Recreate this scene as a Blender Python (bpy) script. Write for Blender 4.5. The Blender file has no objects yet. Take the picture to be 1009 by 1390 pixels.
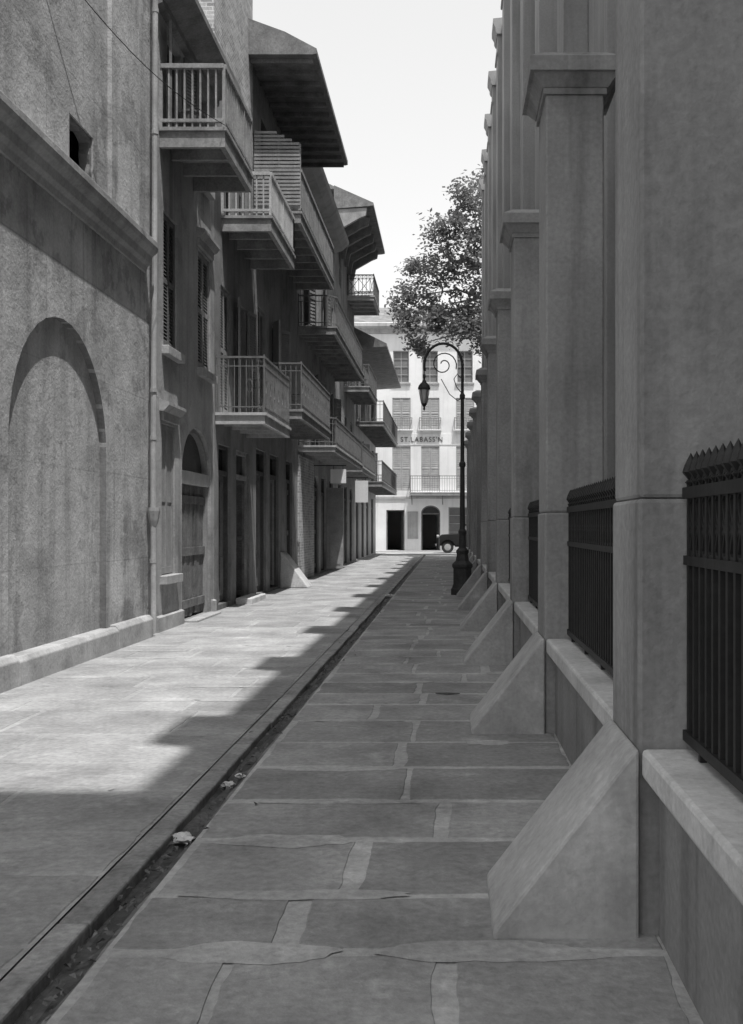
import bpy, bmesh, math, random
from mathutils import Vector, Matrix
from mathutils import noise as mn
random.seed(11)
R = math.radians
PI = math.pi
sc = bpy.context.scene
col = sc.collection
V = Vector

# ------------------------------------------------------------------ materials
def mat(name, c, var=.22, scale=.8, fine=.10, streak=0., bump=.25, rough=.92, brick=None, scored=None,
        peel=0., grime=0., tone=False, metal=0., fscale=28., smear=0., trans=0.):
    m = bpy.data.materials.new(name); m.use_nodes = True
    nt = m.node_tree; nt.nodes.clear()
    out = nt.nodes.new('ShaderNodeOutputMaterial'); b = nt.nodes.new('ShaderNodeBsdfPrincipled')
    b.inputs['Roughness'].default_value = rough; b.inputs['Metallic'].default_value = metal
    b.inputs['Specular IOR Level'].default_value = .25
    geo = nt.nodes.new('ShaderNodeNewGeometry')
    pos = geo.outputs['Position']
    def mth(op, a, d):
        n = nt.nodes.new('ShaderNodeMath'); n.operation = op
        for i, x in enumerate((a, d)):
            if isinstance(x, (int, float)): n.inputs[i].default_value = x
            else: nt.links.new(x, n.inputs[i])
        return n.outputs[0]
    def noise(sca, det=6., vec=None, ro=.6):
        n = nt.nodes.new('ShaderNodeTexNoise'); n.inputs['Scale'].default_value = sca
        n.inputs['Detail'].default_value = det; n.inputs['Roughness'].default_value = ro
        nt.links.new(vec if vec is not None else pos, n.inputs['Vector'])
        return n.outputs[0]
    def rng(x, a, d, e, f):
        n = nt.nodes.new('ShaderNodeMapRange'); nt.links.new(x, n.inputs[0])
        for i, k in enumerate((a, d, e, f)): n.inputs[i+1].default_value = k
        return n.outputs[0]
    nf = noise(fscale, 4.)
    v = mth('MULTIPLY', rng(noise(scale, 8.), .3, .7, 1-var, 1+var), c)
    v = mth('MULTIPLY', v, rng(nf, .3, .7, 1-fine, 1+fine))
    h = nf
    if streak:
        mp = nt.nodes.new('ShaderNodeMapping'); mp.inputs['Scale'].default_value = (3.5, 3.5, .22)
        nt.links.new(pos, mp.inputs['Vector'])
        v = mth('MULTIPLY', v, rng(noise(1., 5., mp.outputs[0]), .5, .72, 1, 1-streak))
    if peel:
        k = noise(1.1, 9., None, .68)
        v = mth('MULTIPLY', v, rng(k, .54, .58, 1, 1-peel))
        v = mth('MULTIPLY', v, rng(noise(2.3, 9., None, .7), .36, .40, 1+peel*.5, 1))
    if smear:
        v = mth('MULTIPLY', v, rng(noise(2.6, 9., None, .72), .55, .64, 1, 1+smear))
        v = mth('MULTIPLY', v, rng(noise(4.1, 9., None, .7), .33, .40, 1-smear*.5, 1))
    if grime:
        sp = nt.nodes.new('ShaderNodeSeparateXYZ'); nt.links.new(pos, sp.inputs[0])
        zz = mth('ADD', sp.outputs[2], mth('MULTIPLY', noise(2.2), -.9))
        v = mth('MULTIPLY', v, rng(zz, -.5, .7, 1-grime, 1))
    if brick or scored:
        sp = nt.nodes.new('ShaderNodeSeparateXYZ'); nt.links.new(pos, sp.inputs[0])
        cb = nt.nodes.new('ShaderNodeCombineXYZ')
        nt.links.new(mth('ADD', sp.outputs[0], sp.outputs[1]), cb.inputs[0]); nt.links.new(sp.outputs[2], cb.inputs[1])
        bt = nt.nodes.new('ShaderNodeTexBrick'); nt.links.new(cb.outputs[0], bt.inputs['Vector'])
        bt.inputs['Scale'].default_value = 1.
        if brick:
            w, hh, ms, lo, hi, mo = .23, .078, .009, .72, 1.2, brick
        else:
            w, hh, ms, lo, hi, mo = 2.3, 1.15, .010, .97, 1.03, scored
        bt.inputs['Brick Width'].default_value = w; bt.inputs['Row Height'].default_value = hh
        bt.inputs['Mortar Size'].default_value = ms
        bt.inputs['Color1'].default_value = (lo, lo, lo, 1); bt.inputs['Color2'].default_value = (hi, hi, hi, 1)
        bt.inputs['Mortar'].default_value = (mo, mo, mo, 1)
        v = mth('MULTIPLY', v, bt.outputs[0])
    if tone:
        at = nt.nodes.new('ShaderNodeAttribute'); at.attribute_name = 'tone'
        v = mth('MULTIPLY', v, at.outputs['Fac'])
    nt.links.new(v, b.inputs['Base Color'])
    if trans:
        tr = nt.nodes.new('ShaderNodeBsdfTranslucent'); nt.links.new(v, tr.inputs['Color'])
        mx = nt.nodes.new('ShaderNodeMixShader'); mx.inputs[0].default_value = trans
        nt.links.new(b.outputs[0], mx.inputs[1]); nt.links.new(tr.outputs[0], mx.inputs[2]); nt.links.new(mx.outputs[0], out.inputs[0])
    else: nt.links.new(b.outputs[0], out.inputs[0])
    if bump:
        bp = nt.nodes.new('ShaderNodeBump'); bp.inputs['Strength'].default_value = bump; bp.inputs['Distance'].default_value = .03
        hs = mth('ADD', mth('MULTIPLY', nf, .4), noise(6., 6.))
        nt.links.new(hs, bp.inputs['Height']); nt.links.new(bp.outputs[0], b.inputs['Normal'])
    return m

M = dict(
    plA=mat('weathered_stucco', .44, .38, .9, .14, .40, .45, scored=.8, peel=.28, grime=.3),
    plP=mat('patched_stucco', .48, .36, 1.1, .14, .34, .45, scored=.88, peel=.3, grime=.3),
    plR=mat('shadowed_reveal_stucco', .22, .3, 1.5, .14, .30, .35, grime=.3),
    plB=mat('grey_stucco', .36, .30, .8, .12, .38, .4, peel=.2, grime=.3),
    plC=mat('dark_stucco', .25, .28, .8, .12, .34, .4, peel=.18, grime=.3),
    plD=mat('pale_stucco', .46, .2, .8, .1, .3, .3, grime=.3),
    plW=mat('whitewashed_stucco', .82, .10, .5, .06, .14, .2, grime=.12),
    brick=mat('old_brick', .40, .25, 1.2, .15, .25, .4, brick=1.4, grime=.25),
    trim=mat('stucco_trim', .38, .25, 2., .14, .25, .3, peel=.12),
    pier=mat('pier_stucco', .32, .27, .7, .13, .42, .35, peel=.06, grime=.22),
    cope=mat('pale_coping_stone', .53, .2, 2., .14, .15, .35),
    fin=mat('smooth_cement', .38, .26, 1.3, .12, .22, .3, smear=.14),
    church=mat('church_stucco', .30, .2, .5, .08, .3, .3),
    iron=mat('black_iron', .03, .2, 5., .2, 0, .1, .55, metal=.3),
    irong=mat('grey_painted_iron', .045, .25, 5., .2, 0, .1, .6),
    iron2=mat('weathered_iron', .17, .25, 5., .2, 0, .1, .7),
    wood=mat('weathered_wood', .31, .3, 3., .2, .25, .2),
    woodl=mat('pale_painted_wood', .48, .22, 3., .15, .2, .15),
    woodd=mat('dark_painted_wood', .10, .25, 3., .2, .2, .2),
    woode=mat('eave_boards', .22, .28, 3., .2, .25, .2),
    doorm=mat('old_door_planks', .16, .3, 4., .25, .3, .3),
    shut=mat('shutter_paint', .15, .2, 3., .15, .15, .1),
    shutl=mat('pale_shutter_paint', .28, .2, 3., .12, .1, .1),
    glass=mat('dark_glass', .03, .1, 1., .05, 0, 0, .12),
    glassl=mat('washed_pale_glass', .18, .2, 1., .05, 0, 0, .2),  # washed-out look of distant panes put into the base colour
    shutf=mat('bleached_shutter_paint', .42, .15, 3., .1, .1, .1),
    tile=mat('slate_roof', .2, .3, 2., .2, .2, .4),
    flag=mat('flagstone', .285, .3, 1.4, .18, 0, .5, .88, tone=True, fscale=22., smear=.24),
    gut=mat('gutter_stone', .15, .35, 3., .25, 0, .5, .7, tone=True),
    earth=mat('packed_earth', .2, .2, .3, .1, 0, .2),
    street=mat('street_paving', .38, .15, .6, .1, 0, .3),
    paper=mat('crumpled_paper', .6, .15, 8., .1, 0, .2),
    leaf=mat('tree_leaf', .17, .5, .9, .25, 0, 0, .6, trans=.5),
    bark=mat('tree_bark', .16, .3, 3., .25, 0, .5),
    metalp=mat('painted_downpipe', .38, .25, 2., .1, .35, .1, .6),
    car=mat('dark_car_enamel', .03, .1, 2., .05, 0, 0, .25),
    tyre=mat('tyre_rubber', .04, .1, 4., .1, 0, .1),
    letter=mat('letter_paint', .13, .1, 4., .05, 0, 0),
    lampgl=mat('lantern_glass', .5, .08, 6., .05, 0, 0, .2),
    litter=mat('dry_leaf', .12, .4, 6., .3, 0, .2),
)

# ------------------------------------------------------------------ mesh builder
class Frame:
    def __init__(s, o, u, n): s.o, s.u, s.n, s.z = V(o), V(u), V(n), V((0, 0, 1))
    def p(s, u, v, d=0.): return s.o + s.u*u + s.z*v + s.n*d

def wloc(o):
    v = V((0, 0, 0))
    while o: v = v + o.location; o = o.parent
    return v

class MB:
    def __init__(s): s.v, s.f, s.t = [], [], []
    def add(s, pts, faces, tone=1.):
        n = len(s.v); s.v += [V(p) for p in pts]
        for f in faces: s.f.append(tuple(i+n for i in f)); s.t.append(tone)
        return s
    def quad(s, *pts): return s.add(pts, [tuple(range(len(pts)))])
    BF = [(0, 3, 2, 1), (4, 5, 6, 7), (0, 1, 5, 4), (1, 2, 6, 5), (2, 3, 7, 6), (3, 0, 4, 7)]
    def box(s, x0, x1, y0, y1, z0, z1, tone=1.):
        return s.add([(x0, y0, z0), (x1, y0, z0), (x1, y1, z0), (x0, y1, z0), (x0, y0, z1), (x1, y0, z1), (x1, y1, z1), (x0, y1, z1)], MB.BF, tone)
    def fbox(s, F, u0, u1, v0, v1, d0, d1):
        p = F.p
        return s.add([p(u0, v0, d0), p(u1, v0, d0), p(u1, v0, d1), p(u0, v0, d1), p(u0, v1, d0), p(u1, v1, d0), p(u1, v1, d1), p(u0, v1, d1)], MB.BF)
    def prof(s, F, poly, u0, u1):            # profile polygon [(d, v)] run along u
        n = len(poly)
        pts = [F.p(u0, v, d) for d, v in poly] + [F.p(u1, v, d) for d, v in poly]
        fs = [(i, (i+1) % n, n+(i+1) % n, n+i) for i in range(n)] + [tuple(range(n-1, -1, -1)), tuple(range(n, 2*n))]
        return s.add(pts, fs)
    def tube(s, pts, r, n=6, cap=True):
        pts = [V(p) for p in pts]; rs = r if isinstance(r, (list, tuple)) else [r]*len(pts)
        base = len(s.v); prev = None
        for i, p in enumerate(pts):
            t = (pts[min(i+1, len(pts)-1)] - pts[max(i-1, 0)])
            t = t.normalized() if t.length > 1e-9 else V((0, 0, 1))
            a = prev - t*prev.dot(t) if prev is not None else t.cross(V((0, 0, 1)) if abs(t.z) < .9 else V((1, 0, 0)))
            if a.length < 1e-6: a = t.orthogonal()
            a.normalize(); prev = a; b = t.cross(a)
            for k in range(n):
                an = 2*PI*k/n + (PI/4 if n == 4 else 0)
                s.v.append(p + a*(rs[i]*math.cos(an)) + b*(rs[i]*math.sin(an)))
        for i in range(len(pts)-1):
            for k in range(n):
                s.f.append((base+i*n+k, base+i*n+(k+1) % n, base+(i+1)*n+(k+1) % n, base+(i+1)*n+k)); s.t.append(1.)
        if cap:
            s.f.append(tuple(base+k for k in range(n))); s.t.append(1.)
            e = base+(len(pts)-1)*n
            s.f.append(tuple(e+k for k in range(n))); s.t.append(1.)
        return s
    def bar(s, p, q, h): return s.tube([p, q], h*1.414, 4)
    def lathe(s, prof, c, n=16, axis=2):
        c = V(c); base = len(s.v)
        for r, z in prof:
            for k in range(n):
                a = 2*PI*(k+.5)/n
                q = (r*math.cos(a), r*math.sin(a), z)
                if axis == 1: q = (q[0], q[2], q[1])
                if axis == 0: q = (q[2], q[0], q[1])
                s.v.append(c + V(q))
        for i in range(len(prof)-1):
            for k in range(n):
                s.f.append((base+i*n+k, base+i*n+(k+1) % n, base+(i+1)*n+(k+1) % n, base+(i+1)*n+k)); s.t.append(1.)
        for i in (0, len(prof)-1):
            if prof[i][0] > 1e-4: s.f.append(tuple(base+i*n+k for k in range(n))); s.t.append(1.)
        return s
    def build(s, name, m, parent=None, bevel=0., smooth=False, loc=None):
        off = wloc(parent) if parent else V((0, 0, 0))
        if loc is not None: off = off + V(loc)
        me = bpy.data.meshes.new(name); me.from_pydata([tuple(v-off) for v in s.v], [], s.f)
        bm = bmesh.new(); bm.from_mesh(me); 
        tl = bm.faces.layers.float.new('tone')
        for f, t in zip(bm.faces, s.t): f[tl] = t
        bmesh.ops.recalc_face_normals(bm, faces=bm.faces)
        bm.to_mesh(me); bm.free()
        if smooth:
            for p in me.polygons: p.use_smooth = True
        me.materials.append(m)
        o = bpy.data.objects.new(name, me); col.objects.link(o)
        if loc is not None: o.location = loc
        if parent: o.parent = parent
        if bevel:
            bv = o.modifiers.new('bevel', 'BEVEL'); bv.width = bevel; bv.segments = 2; bv.limit_method = 'ANGLE'
        return o

def tag(o, label=None, cat=None, group=None, kind=None):
    if label: o['label'] = label
    if cat: o['category'] = cat
    if group: o['group'] = group
    if kind: o['kind'] = kind
    return o
def thing(name, label, cat, loc, group=None):
    o = bpy.data.objects.new(name, None); col.objects.link(o); o.location = loc
    o.empty_display_size = .2
    return tag(o, label, cat, group)
def kids(o): return [c for c in bpy.data.objects if c.parent == o]
def copy_tree(o, parent=None):
    c = o.copy(); col.objects.link(c)
    if parent: c.parent = parent
    for ch in kids(o):
        copy_tree(ch, c)
    return c

# ------------------------------------------------------------------ facades, windows, doors, balconies
def facade(mb, F, u0, u1, v0, v1, ops, depth=.2, D=5.):
    us = sorted({u0, u1, *[o[0] for o in ops], *[o[1] for o in ops]})
    vs = sorted({v0, v1, *[o[2] for o in ops], *[o[3] for o in ops]})
    for a, b in zip(us, us[1:]):
        for c, d in zip(vs, vs[1:]):
            mu, mv = (a+b)/2, (c+d)/2
            if any(o[0] < mu < o[1] and o[2] < mv < o[3] for o in ops): continue
            mb.quad(F.p(a, c), F.p(b, c), F.p(b, d), F.p(a, d))
    for o in ops:
        ua, ub, va, vb, rise = o[:5]; sp = vb-rise
        for u in (ua, ub): mb.quad(F.p(u, va), F.p(u, sp), F.p(u, sp, -depth), F.p(u, va, -depth))
        mb.quad(F.p(ua, va), F.p(ub, va), F.p(ub, va, -depth), F.p(ua, va, -depth))
        if rise > 0:
            pts = arch(ua, ub, sp, rise)
            for (a, b), (c, d) in zip(pts, pts[1:]):
                mb.quad(F.p(a, b), F.p(c, d), F.p(c, d, -depth), F.p(a, b, -depth))
                mb.quad(F.p(a, b), F.p(c, d), F.p(c, vb), F.p(a, vb))
        else:
            mb.quad(F.p(ua, vb), F.p(ub, vb), F.p(ub, vb, -depth), F.p(ua, vb, -depth))
    for u in (u0, u1): mb.quad(F.p(u, v0), F.p(u, v1), F.p(u, v1, -D), F.p(u, v0, -D))
    mb.quad(F.p(u0, v1), F.p(u1, v1), F.p(u1, v1, -D), F.p(u0, v1, -D))
    mb.quad(F.p(u0, v0, -D), F.p(u1, v0, -D), F.p(u1, v1, -D), F.p(u0, v1, -D))
def arch(ua, ub, sp, rise, n=18):
    uc, a = (ua+ub)/2, (ub-ua)/2
    return [(uc-a*math.cos(PI*i/n), sp+rise*math.sin(PI*i/n)) for i in range(n+1)]

def shutter(F, ua, ub, va, vb, d, lod=1):
    mb = MB(); w = .055; t = .02
    mb.fbox(F, ua, ua+w, va, vb, d-t, d+t); mb.fbox(F, ub-w, ub, va, vb, d-t, d+t)
    mid = (va+vb)/2
    for a, b in ((va, va+.1), (mid-.04, mid+.04), (vb-.08, vb)):
        mb.fbox(F, ua+w, ub-w, a, b, d-t, d+t)
    st = .055 if lod else .11
    for a, b in ((va+.1, mid-.04), (mid+.04, vb-.08)):
        if lod == 2:
            mb.fbox(F, ua+w, ub-w, a, b, d-t*.5, d+t*.4); continue
        n = max(1, int((b-a)/st)); h = (b-a)/n
        for i in range(n):
            z = a+i*h
            p = F.p
            mb.quad(p(ua+w, z, d+t*.8), p(ub-w, z, d+t*.8), p(ub-w, z+h*.98, d-t*.8), p(ua+w, z+h*.98, d-t*.8))
    return mb

def window(root, F, o, kind, sm='shut', sill=True, hood=False, lod=1, fm='woodd', gm='glass'):
    ua, ub, va, vb, rise = o[:5]
    mb = MB(); w = .06; d0, d1 = -.19, -.11
    mb.fbox(F, ua+.002, ua+w, va+.002, vb-rise, d0, d1); mb.fbox(F, ub-w, ub-.002, va+.002, vb-rise, d0, d1)
    mb.fbox(F, ua+w, ub-w, va+.002, va+w, d0, d1)
    if rise == 0: mb.fbox(F, ua+w, ub-w, vb-w, vb-.002, d0, d1)
    else:
        pts = arch(ua, ub, vb-rise, rise); pin = arch(ua+w, ub-w, vb-rise, max(rise-w, .02))
        for i in range(len(pts)-1):
            q = [pts[i], pts[i+1], pin[i+1], pin[i]]
            mb.add([F.p(a, b, d1) for a, b in q]+[F.p(a, b, d0) for a, b in q], [(0, 1, 2, 3), (4, 5, 6, 7), (3, 2, 6, 7)])
    um = (ua+ub)/2; vm = (va+vb)/2
    if kind in ('sash', 'open'):
        mb.fbox(F, um-.02, um+.02, va+w, vb-rise-w*(rise == 0), d0+.02, d1-.01)
        k = 4 if vb-va > 1.8 else 3
        for i in range(1, k):
            z = va+(vb-rise-va)*i/k
            mb.fbox(F, ua+w, ub-w, z-.018, z+.018, d0+.021, d1-.012)
    wn = mb.build('window', M[fm], root)
    g = MB()
    if rise == 0: g.quad(F.p(ua+.01, va+.01, -.165), F.p(ub-.01, va+.01, -.165), F.p(ub-.01, vb-.01, -.165), F.p(ua+.01, vb-.01, -.165))
    else: g.add([F.p(a, b, -.165) for a, b in [(ua, va+.01), (ub, va+.01)]+arch(ua, ub, vb-rise, rise)[::-1]], [tuple(range(21))])
    g.build('pane', M[gm], wn)
    if kind == 'shut':
        tp = vb-rise
        shutter(F, ua+.01, um-.006, va+.015, tp-.01, -.05, lod).build('shutter', M[sm], wn)
        shutter(F, um+.006, ub-.01, va+.015, tp-.01, -.055, lod).build('shutter', M[sm], wn)
    if kind == 'open':
        for hu, sg in ((ua, -1), (ub, 1)):
            a = R(random.uniform(6, 28))
            F2 = Frame(F.p(hu, 0, .03), F.u*(sg*math.cos(a))+F.n*math.sin(a), F.n*math.cos(a)-F.u*(sg*math.sin(a)))
            shutter(F2, .01, (ub-ua)/2, va+.015, vb-rise-.01, .02, lod).build('shutter', M[sm], wn)
    if sill:
        MB().fbox(F, ua-.1, ub+.1, va-.14, va-.003, -.02, .11).build('sill', M['trim'], wn, bevel=.01)
    if hood:
        h = MB().fbox(F, ua-.06, ub+.06, vb+.04, vb+.17, -.02, .05)
        h.prof(F, [(-.02, vb+.172), (.07, vb+.172), (.15, vb+.26), (.15, vb+.31), (-.02, vb+.36)], ua-.13, ub+.13)
        h.build('hood', M['trim'], wn)
    return wn

def door(root, F, o, kind, dm='woodd', transom=True, fm='woodd', bars=True):
    ua, ub, va, vb, rise = o[:5]
    tr = vb-rise if rise else (vb-.5 if transom else vb-.06)
    fr = MB(); w = .08
    fr.fbox(F, ua+.002, ua+w, va, vb-rise, -.17, -.06); fr.fbox(F, ub-w, ub-.002, va, vb-rise, -.17, -.06)
    if kind != 'arched' and transom: fr.fbox(F, ua+w, ub-w, tr-.09, tr, -.17, -.04)
    if rise == 0: fr.fbox(F, ua+w, ub-w, vb-.06, vb-.002, -.17, -.06)
    elif rise:
        pts = arch(ua, ub, vb-rise, rise); pin = arch(ua+w, ub-w, vb-rise, rise-w)
        for i in range(len(pts)-1):
            q = [pts[i], pts[i+1], pin[i+1], pin[i]]
            fr.add([F.p(a, b, -.06) for a, b in q]+[F.p(a, b, -.17) for a, b in q], [(0, 1, 2, 3), (4, 5, 6, 7), (3, 2, 6, 7)])
    mb = MB(); top = tr-.09
    if kind in ('plank', 'arched'):
        if kind == 'arched': top = tr-.18
        n = max(4, int((ub-ua-2*w)/.16)); st = (ub-ua-2*w)/n
        for i in range(n):
            mb.fbox(F, ua+w+i*st+.008, ua+w+(i+1)*st-.008, va+.02+random.uniform(0, .03), top, -.16, -.12+random.uniform(-.01, .01))
        for z in (va+.25, (va+top)/2, top-.25): mb.fbox(F, ua+w+.01, ub-w-.01, z-.07, z+.07, -.135, -.09)
    elif kind == 'leaf':       # one leaf swung inward, dark inside
        a = R(75)
        F2 = Frame(F.p(ub-w, 0, -.1), -F.u*math.cos(a)-F.n*math.sin(a), -F.n*math.cos(a)+F.u*math.sin(a))
        mb = shutter(F2, 0, (ub-ua)/2, va+.05, top, 0)
    else:                    # panelled double leaf
        um = (ua+ub)/2
        for a, b in ((ua+w, um-.006), (um+.006, ub-w)):
            mb.fbox(F, a, b, va+.02, top, -.16, -.13)
            for z0, z1 in ((va+.15, va+.9), (va+1.0, top-.12)):
                if z1 > z0: mb.fbox(F, a+.09, b-.09, z0, z1, -.131, -.112)
    d = mb.build('door', M[dm], root)
    fr.build('frame', M[fm], d)
    if kind == 'arched':
        MB().fbox(F, ua+.01, ub-.01, tr-.17, tr+.05, -.17, -.02).build('lintel', M['shutf'], d, bevel=.008)
    if tr < vb-.1:
        g = MB()
        if rise: g.add([F.p(a, b, -.15) for a, b in arch(ua+.01, ub-.01, tr, rise-.01)], [tuple(range(19))])
        else: g.quad(F.p(ua+w, tr, -.15), F.p(ub-w, tr, -.15), F.p(ub-w, vb-.06, -.15), F.p(ua+w, vb-.06, -.15))
        g.build('transom_light', M['glass'], d)
        if rise and bars:
            b = MB(); uc = (ua+ub)/2
            for t in (40, 90, 140):
                b.bar(F.p(uc, tr, -.13), F.p(uc-(ub-ua)/2*.95*math.cos(R(t)), tr+rise*.93*math.sin(R(t)), -.13), .018)
            b.build('transom_bars', M['woodl'], d)
    return d

def railing(F, path, z0, z1, style):
    mb = MB(); P = [F.p(u, 0, d) for u, d in path]; up = V((0, 0, 1))
    K = dict(wood=(.034, .024, .013, .125), iron=(.018, .011, .007, .12), iron2=(.02, .012, .009, .16), board=(.04, .03, 0, 0), lattice=(.022, .015, .011, .16))[style]
    for a, b in zip(P, P[1:]):
        mb.bar(a+up*z1, b+up*z1, K[0]); mb.bar(a+up*(z0+.1), b+up*(z0+.1), K[1])
        if style in ('iron', 'iron2', 'lattice'): mb.bar(a+up*(z1-.17), b+up*(z1-.17), K[1]*.8)
        t = (b-a); L = t.length; t.normalize()
        if style == 'board':
            n = max(1, int(L/.14)); side = t.cross(up)
            for i in range(n):
                q0, q1 = a+t*(L*(i+.04)/n), a+t*(L*(i+.96)/n)
                e = side*random.uniform(.008, .014)
                pts = [q0-e, q1-e, q1+e, q0+e]
                mb.add([p+up*(z0+.04) for p in pts]+[p+up*(z1-.03) for p in pts], MB.BF)
        else:
            n = max(1, round(L/K[3]))
            for i in range(n+1 if L > .4 else n):
                q = a+t*(L*i/n)
                big = (i % 12 == 0 and L > .4)
                mb.bar(q+up*(z0), q+up*(z1+(.05 if big and style != 'wood' else 0)), K[2]*(1.7 if big else 1))
                if style == 'lattice' and i < n and L > .4:
                    q2 = a+t*(L*(i+1)/n)
                    mb.bar(q+up*(z1-.17), q2+up*z1, .006); mb.bar(q2+up*(z1-.17), q+up*z1, .006)
                if style == 'lattice' and i < n and i % 3 == 0 and L > .4:
                    q2 = a+t*(L*min(i+3, n)/n)
                    mb.bar(q+up*(z0+.1), q2+up*(z1-.17), .01); mb.bar(q2+up*(z0+.1), q+up*(z1-.17), .01)
                if style == 'iron' and i < n and i % 4 == 1 and L > .4:      # cast rosette set between the bars
                    c_ = a+t*(L*(i+.5)/n)+up*((z0+z1)/2-.02); rr = L/n*.48
                    mb.tube([c_+t*(rr*math.cos(k*PI/5))+up*(2.4*rr*math.sin(k*PI/5)) for k in range(11)], .007, 4, False)
    return mb

def balcony(root, F, y0, y1, pr, zd, zr, style, rm, dm='wood', thick=.26, brk=0, rnd=0, bm='iron', label=None):
    mb = MB()
    mb.fbox(F, y0, y1, zd-.055, zd, .003, pr)
    t = zd-.057
    mb.fbox(F, y0+.03, y1-.03, zd-thick, t, pr-.11, pr-.03)
    for y in (y0+.03, y1-.11): mb.fbox(F, y, y+.08, zd-thick, t, .003, pr-.112)
    b = mb.build('balcony', M[dm], root)
    if label: b['label'] = label
    n = max(2, int((y1-y0)/.7))
    for i in range(1, n):
        y = y0+(y1-y0)*i/n
        MB().fbox(F, y-.035, y+.035, zd-thick*.85, t, .003, pr-.112).build('joist', M[dm], b)
    e = .05
    if rnd:
        path = [(y0+e, .02), (y0+e, pr-e-rnd)]
        path += [(y0+e+rnd-rnd*math.cos(R(a)), pr-e-rnd+rnd*math.sin(R(a))) for a in (18, 36, 54, 72)]
        path += [(y0+e+rnd, pr-e), (y1-e-rnd, pr-e)]
        path += [(y1-e-rnd+rnd*math.sin(R(a)), pr-e-rnd+rnd*math.cos(R(a))) for a in (18, 36, 54, 72)]
        path += [(y1-e, pr-e-rnd), (y1-e, .02)]
    else: path = [(y0+e, .02), (y0+e, pr-e), (y1-e, pr-e), (y1-e, .02)]
    railing(F, path, zd+.01, zr, style).build('railing', M[rm], b)
    for i in range(brk):
        y = y0+.15+(y1-y0-.3)*i/max(1, brk-1)
        k = MB()
        k.bar(F.p(y, zd-thick-.02, pr*.8), F.p(y, zd-thick-.55, .03), .014); k.bar(F.p(y, zd-thick-.6, .025), F.p(y, zd-thick-.01, .025), .012)
        k.build('bracket', M[bm], b)
    return b

XW = -4.42
FL = Frame((XW, 0, 0), (0, 1, 0), (1, 0, 0))
def left_building(name, label, y0, y1, h, ops, wm, roof=None, D=6.):
    root = thing(name, label, 'building', (XW-2.5, (y0+y1)/2, 0))
    mb = MB(); facade(mb, FL, y0+.004, y1-.004, -.1, h, ops, D=D)
    mb.build('wall', M[wm], root)
    return root
def low_roof(root, y0, y1, z, rise=1.6, D=6., over=.0, m='tile'):
    MB().prof(FL, [(over, z+.005), (over, z+.09), (-D/2, z+rise+.09), (-D, z+.09), (-D, z+.005)], y0, y1).build('roof', M[m], root)

# ---------------- building with the walled-up arch (nearest, left)
niche = (10.34, 13.3, .28, 3.98, 1.48)
hole = (12.0, 12.8, 5.87, 6.42, 0)
A = thing('stucco_building', 'weathered stucco building with a walled-up arch and heavy cornice, nearest on the left', 'building', (XW-2.5, 10, 0))
mb = MB(); facade(mb, FL, 3., 15.5, -.1, 10.8, [niche, hole], depth=.17); wallA = mb.build('wall', M['plA'], A)
ND = -.085
g = MB(); g.add([FL.p(a, b, ND) for a, b in [(niche[0]-.02, .2), (niche[1]+.02, .2)]+arch(niche[0]-.02, niche[1]+.02, 2.5, 1.5)[::-1]], [tuple(range(21))])
ba = g.build('blind_arch', M['plP'], A)
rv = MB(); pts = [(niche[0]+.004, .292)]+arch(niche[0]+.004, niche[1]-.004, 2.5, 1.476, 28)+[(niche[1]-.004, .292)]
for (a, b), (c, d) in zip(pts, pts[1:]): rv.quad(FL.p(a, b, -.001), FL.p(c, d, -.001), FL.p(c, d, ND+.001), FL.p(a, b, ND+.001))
rv.build('reveal', M['plR'], ba)  # added liner, its darker colour paints in the shade of the recess
MB().prof(FL, [(-.02, 5.28), (.03, 5.28), (.05, 5.36), (.10, 5.40), (.12, 5.50), (.19, 5.56), (.21, 5.62), (.21, 5.70), (-.02, 5.78)], 3., 14.95).build('cornice', M['trim'], A, bevel=.008)
for a, c in ((3., 10.33), (13.45, 15.0)):
    MB().prof(FL, [(-.01, -.1), (.12, -.1), (.12, .26), (.07, .32), (-.01, .32)], a, c).build('plinth', M['trim'], A, bevel=.012)
MB().prof(FL, [(-.16, -.1), (.12, -.1), (.12, .24), (.08, .29), (-.16, .29)], 10.332, 13.448).build('plinth', M['trim'], A, bevel=.012)
MB().fbox(FL, 13.35, 14.55, 5.79, 10.8, -.01, .05).build('pilaster', M['plA'], A, bevel=.01)
# ragged broken edge of the small wall opening
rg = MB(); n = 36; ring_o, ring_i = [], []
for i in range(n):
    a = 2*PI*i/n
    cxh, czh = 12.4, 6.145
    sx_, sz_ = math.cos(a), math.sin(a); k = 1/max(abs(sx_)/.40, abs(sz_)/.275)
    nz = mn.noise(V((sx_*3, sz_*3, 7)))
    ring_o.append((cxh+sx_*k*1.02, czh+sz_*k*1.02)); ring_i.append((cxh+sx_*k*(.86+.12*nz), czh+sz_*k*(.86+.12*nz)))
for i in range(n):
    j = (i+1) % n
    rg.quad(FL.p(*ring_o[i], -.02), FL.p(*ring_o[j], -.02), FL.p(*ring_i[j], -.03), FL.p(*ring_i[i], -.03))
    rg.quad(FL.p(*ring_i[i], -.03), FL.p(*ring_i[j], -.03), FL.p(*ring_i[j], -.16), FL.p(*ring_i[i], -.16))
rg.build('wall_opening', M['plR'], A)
p = MB()
p.tube([FL.p(15.2, 10.8, .09), FL.p(15.15, 5.3, .09), FL.p(15.08, 2.5, .09), FL.p(15.06, .05, .1)], .042, 10)
for y, z in ((15.19, 9.2), (15.17, 7.4), (15.1, 3.6), (15.09, 2.9), (15.07, 1.1)): p.lathe([(.052, -.03), (.052, .03)], FL.p(y, z, .09), 10)
dp = p.build('downpipe', M['metalp'], A)
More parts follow.
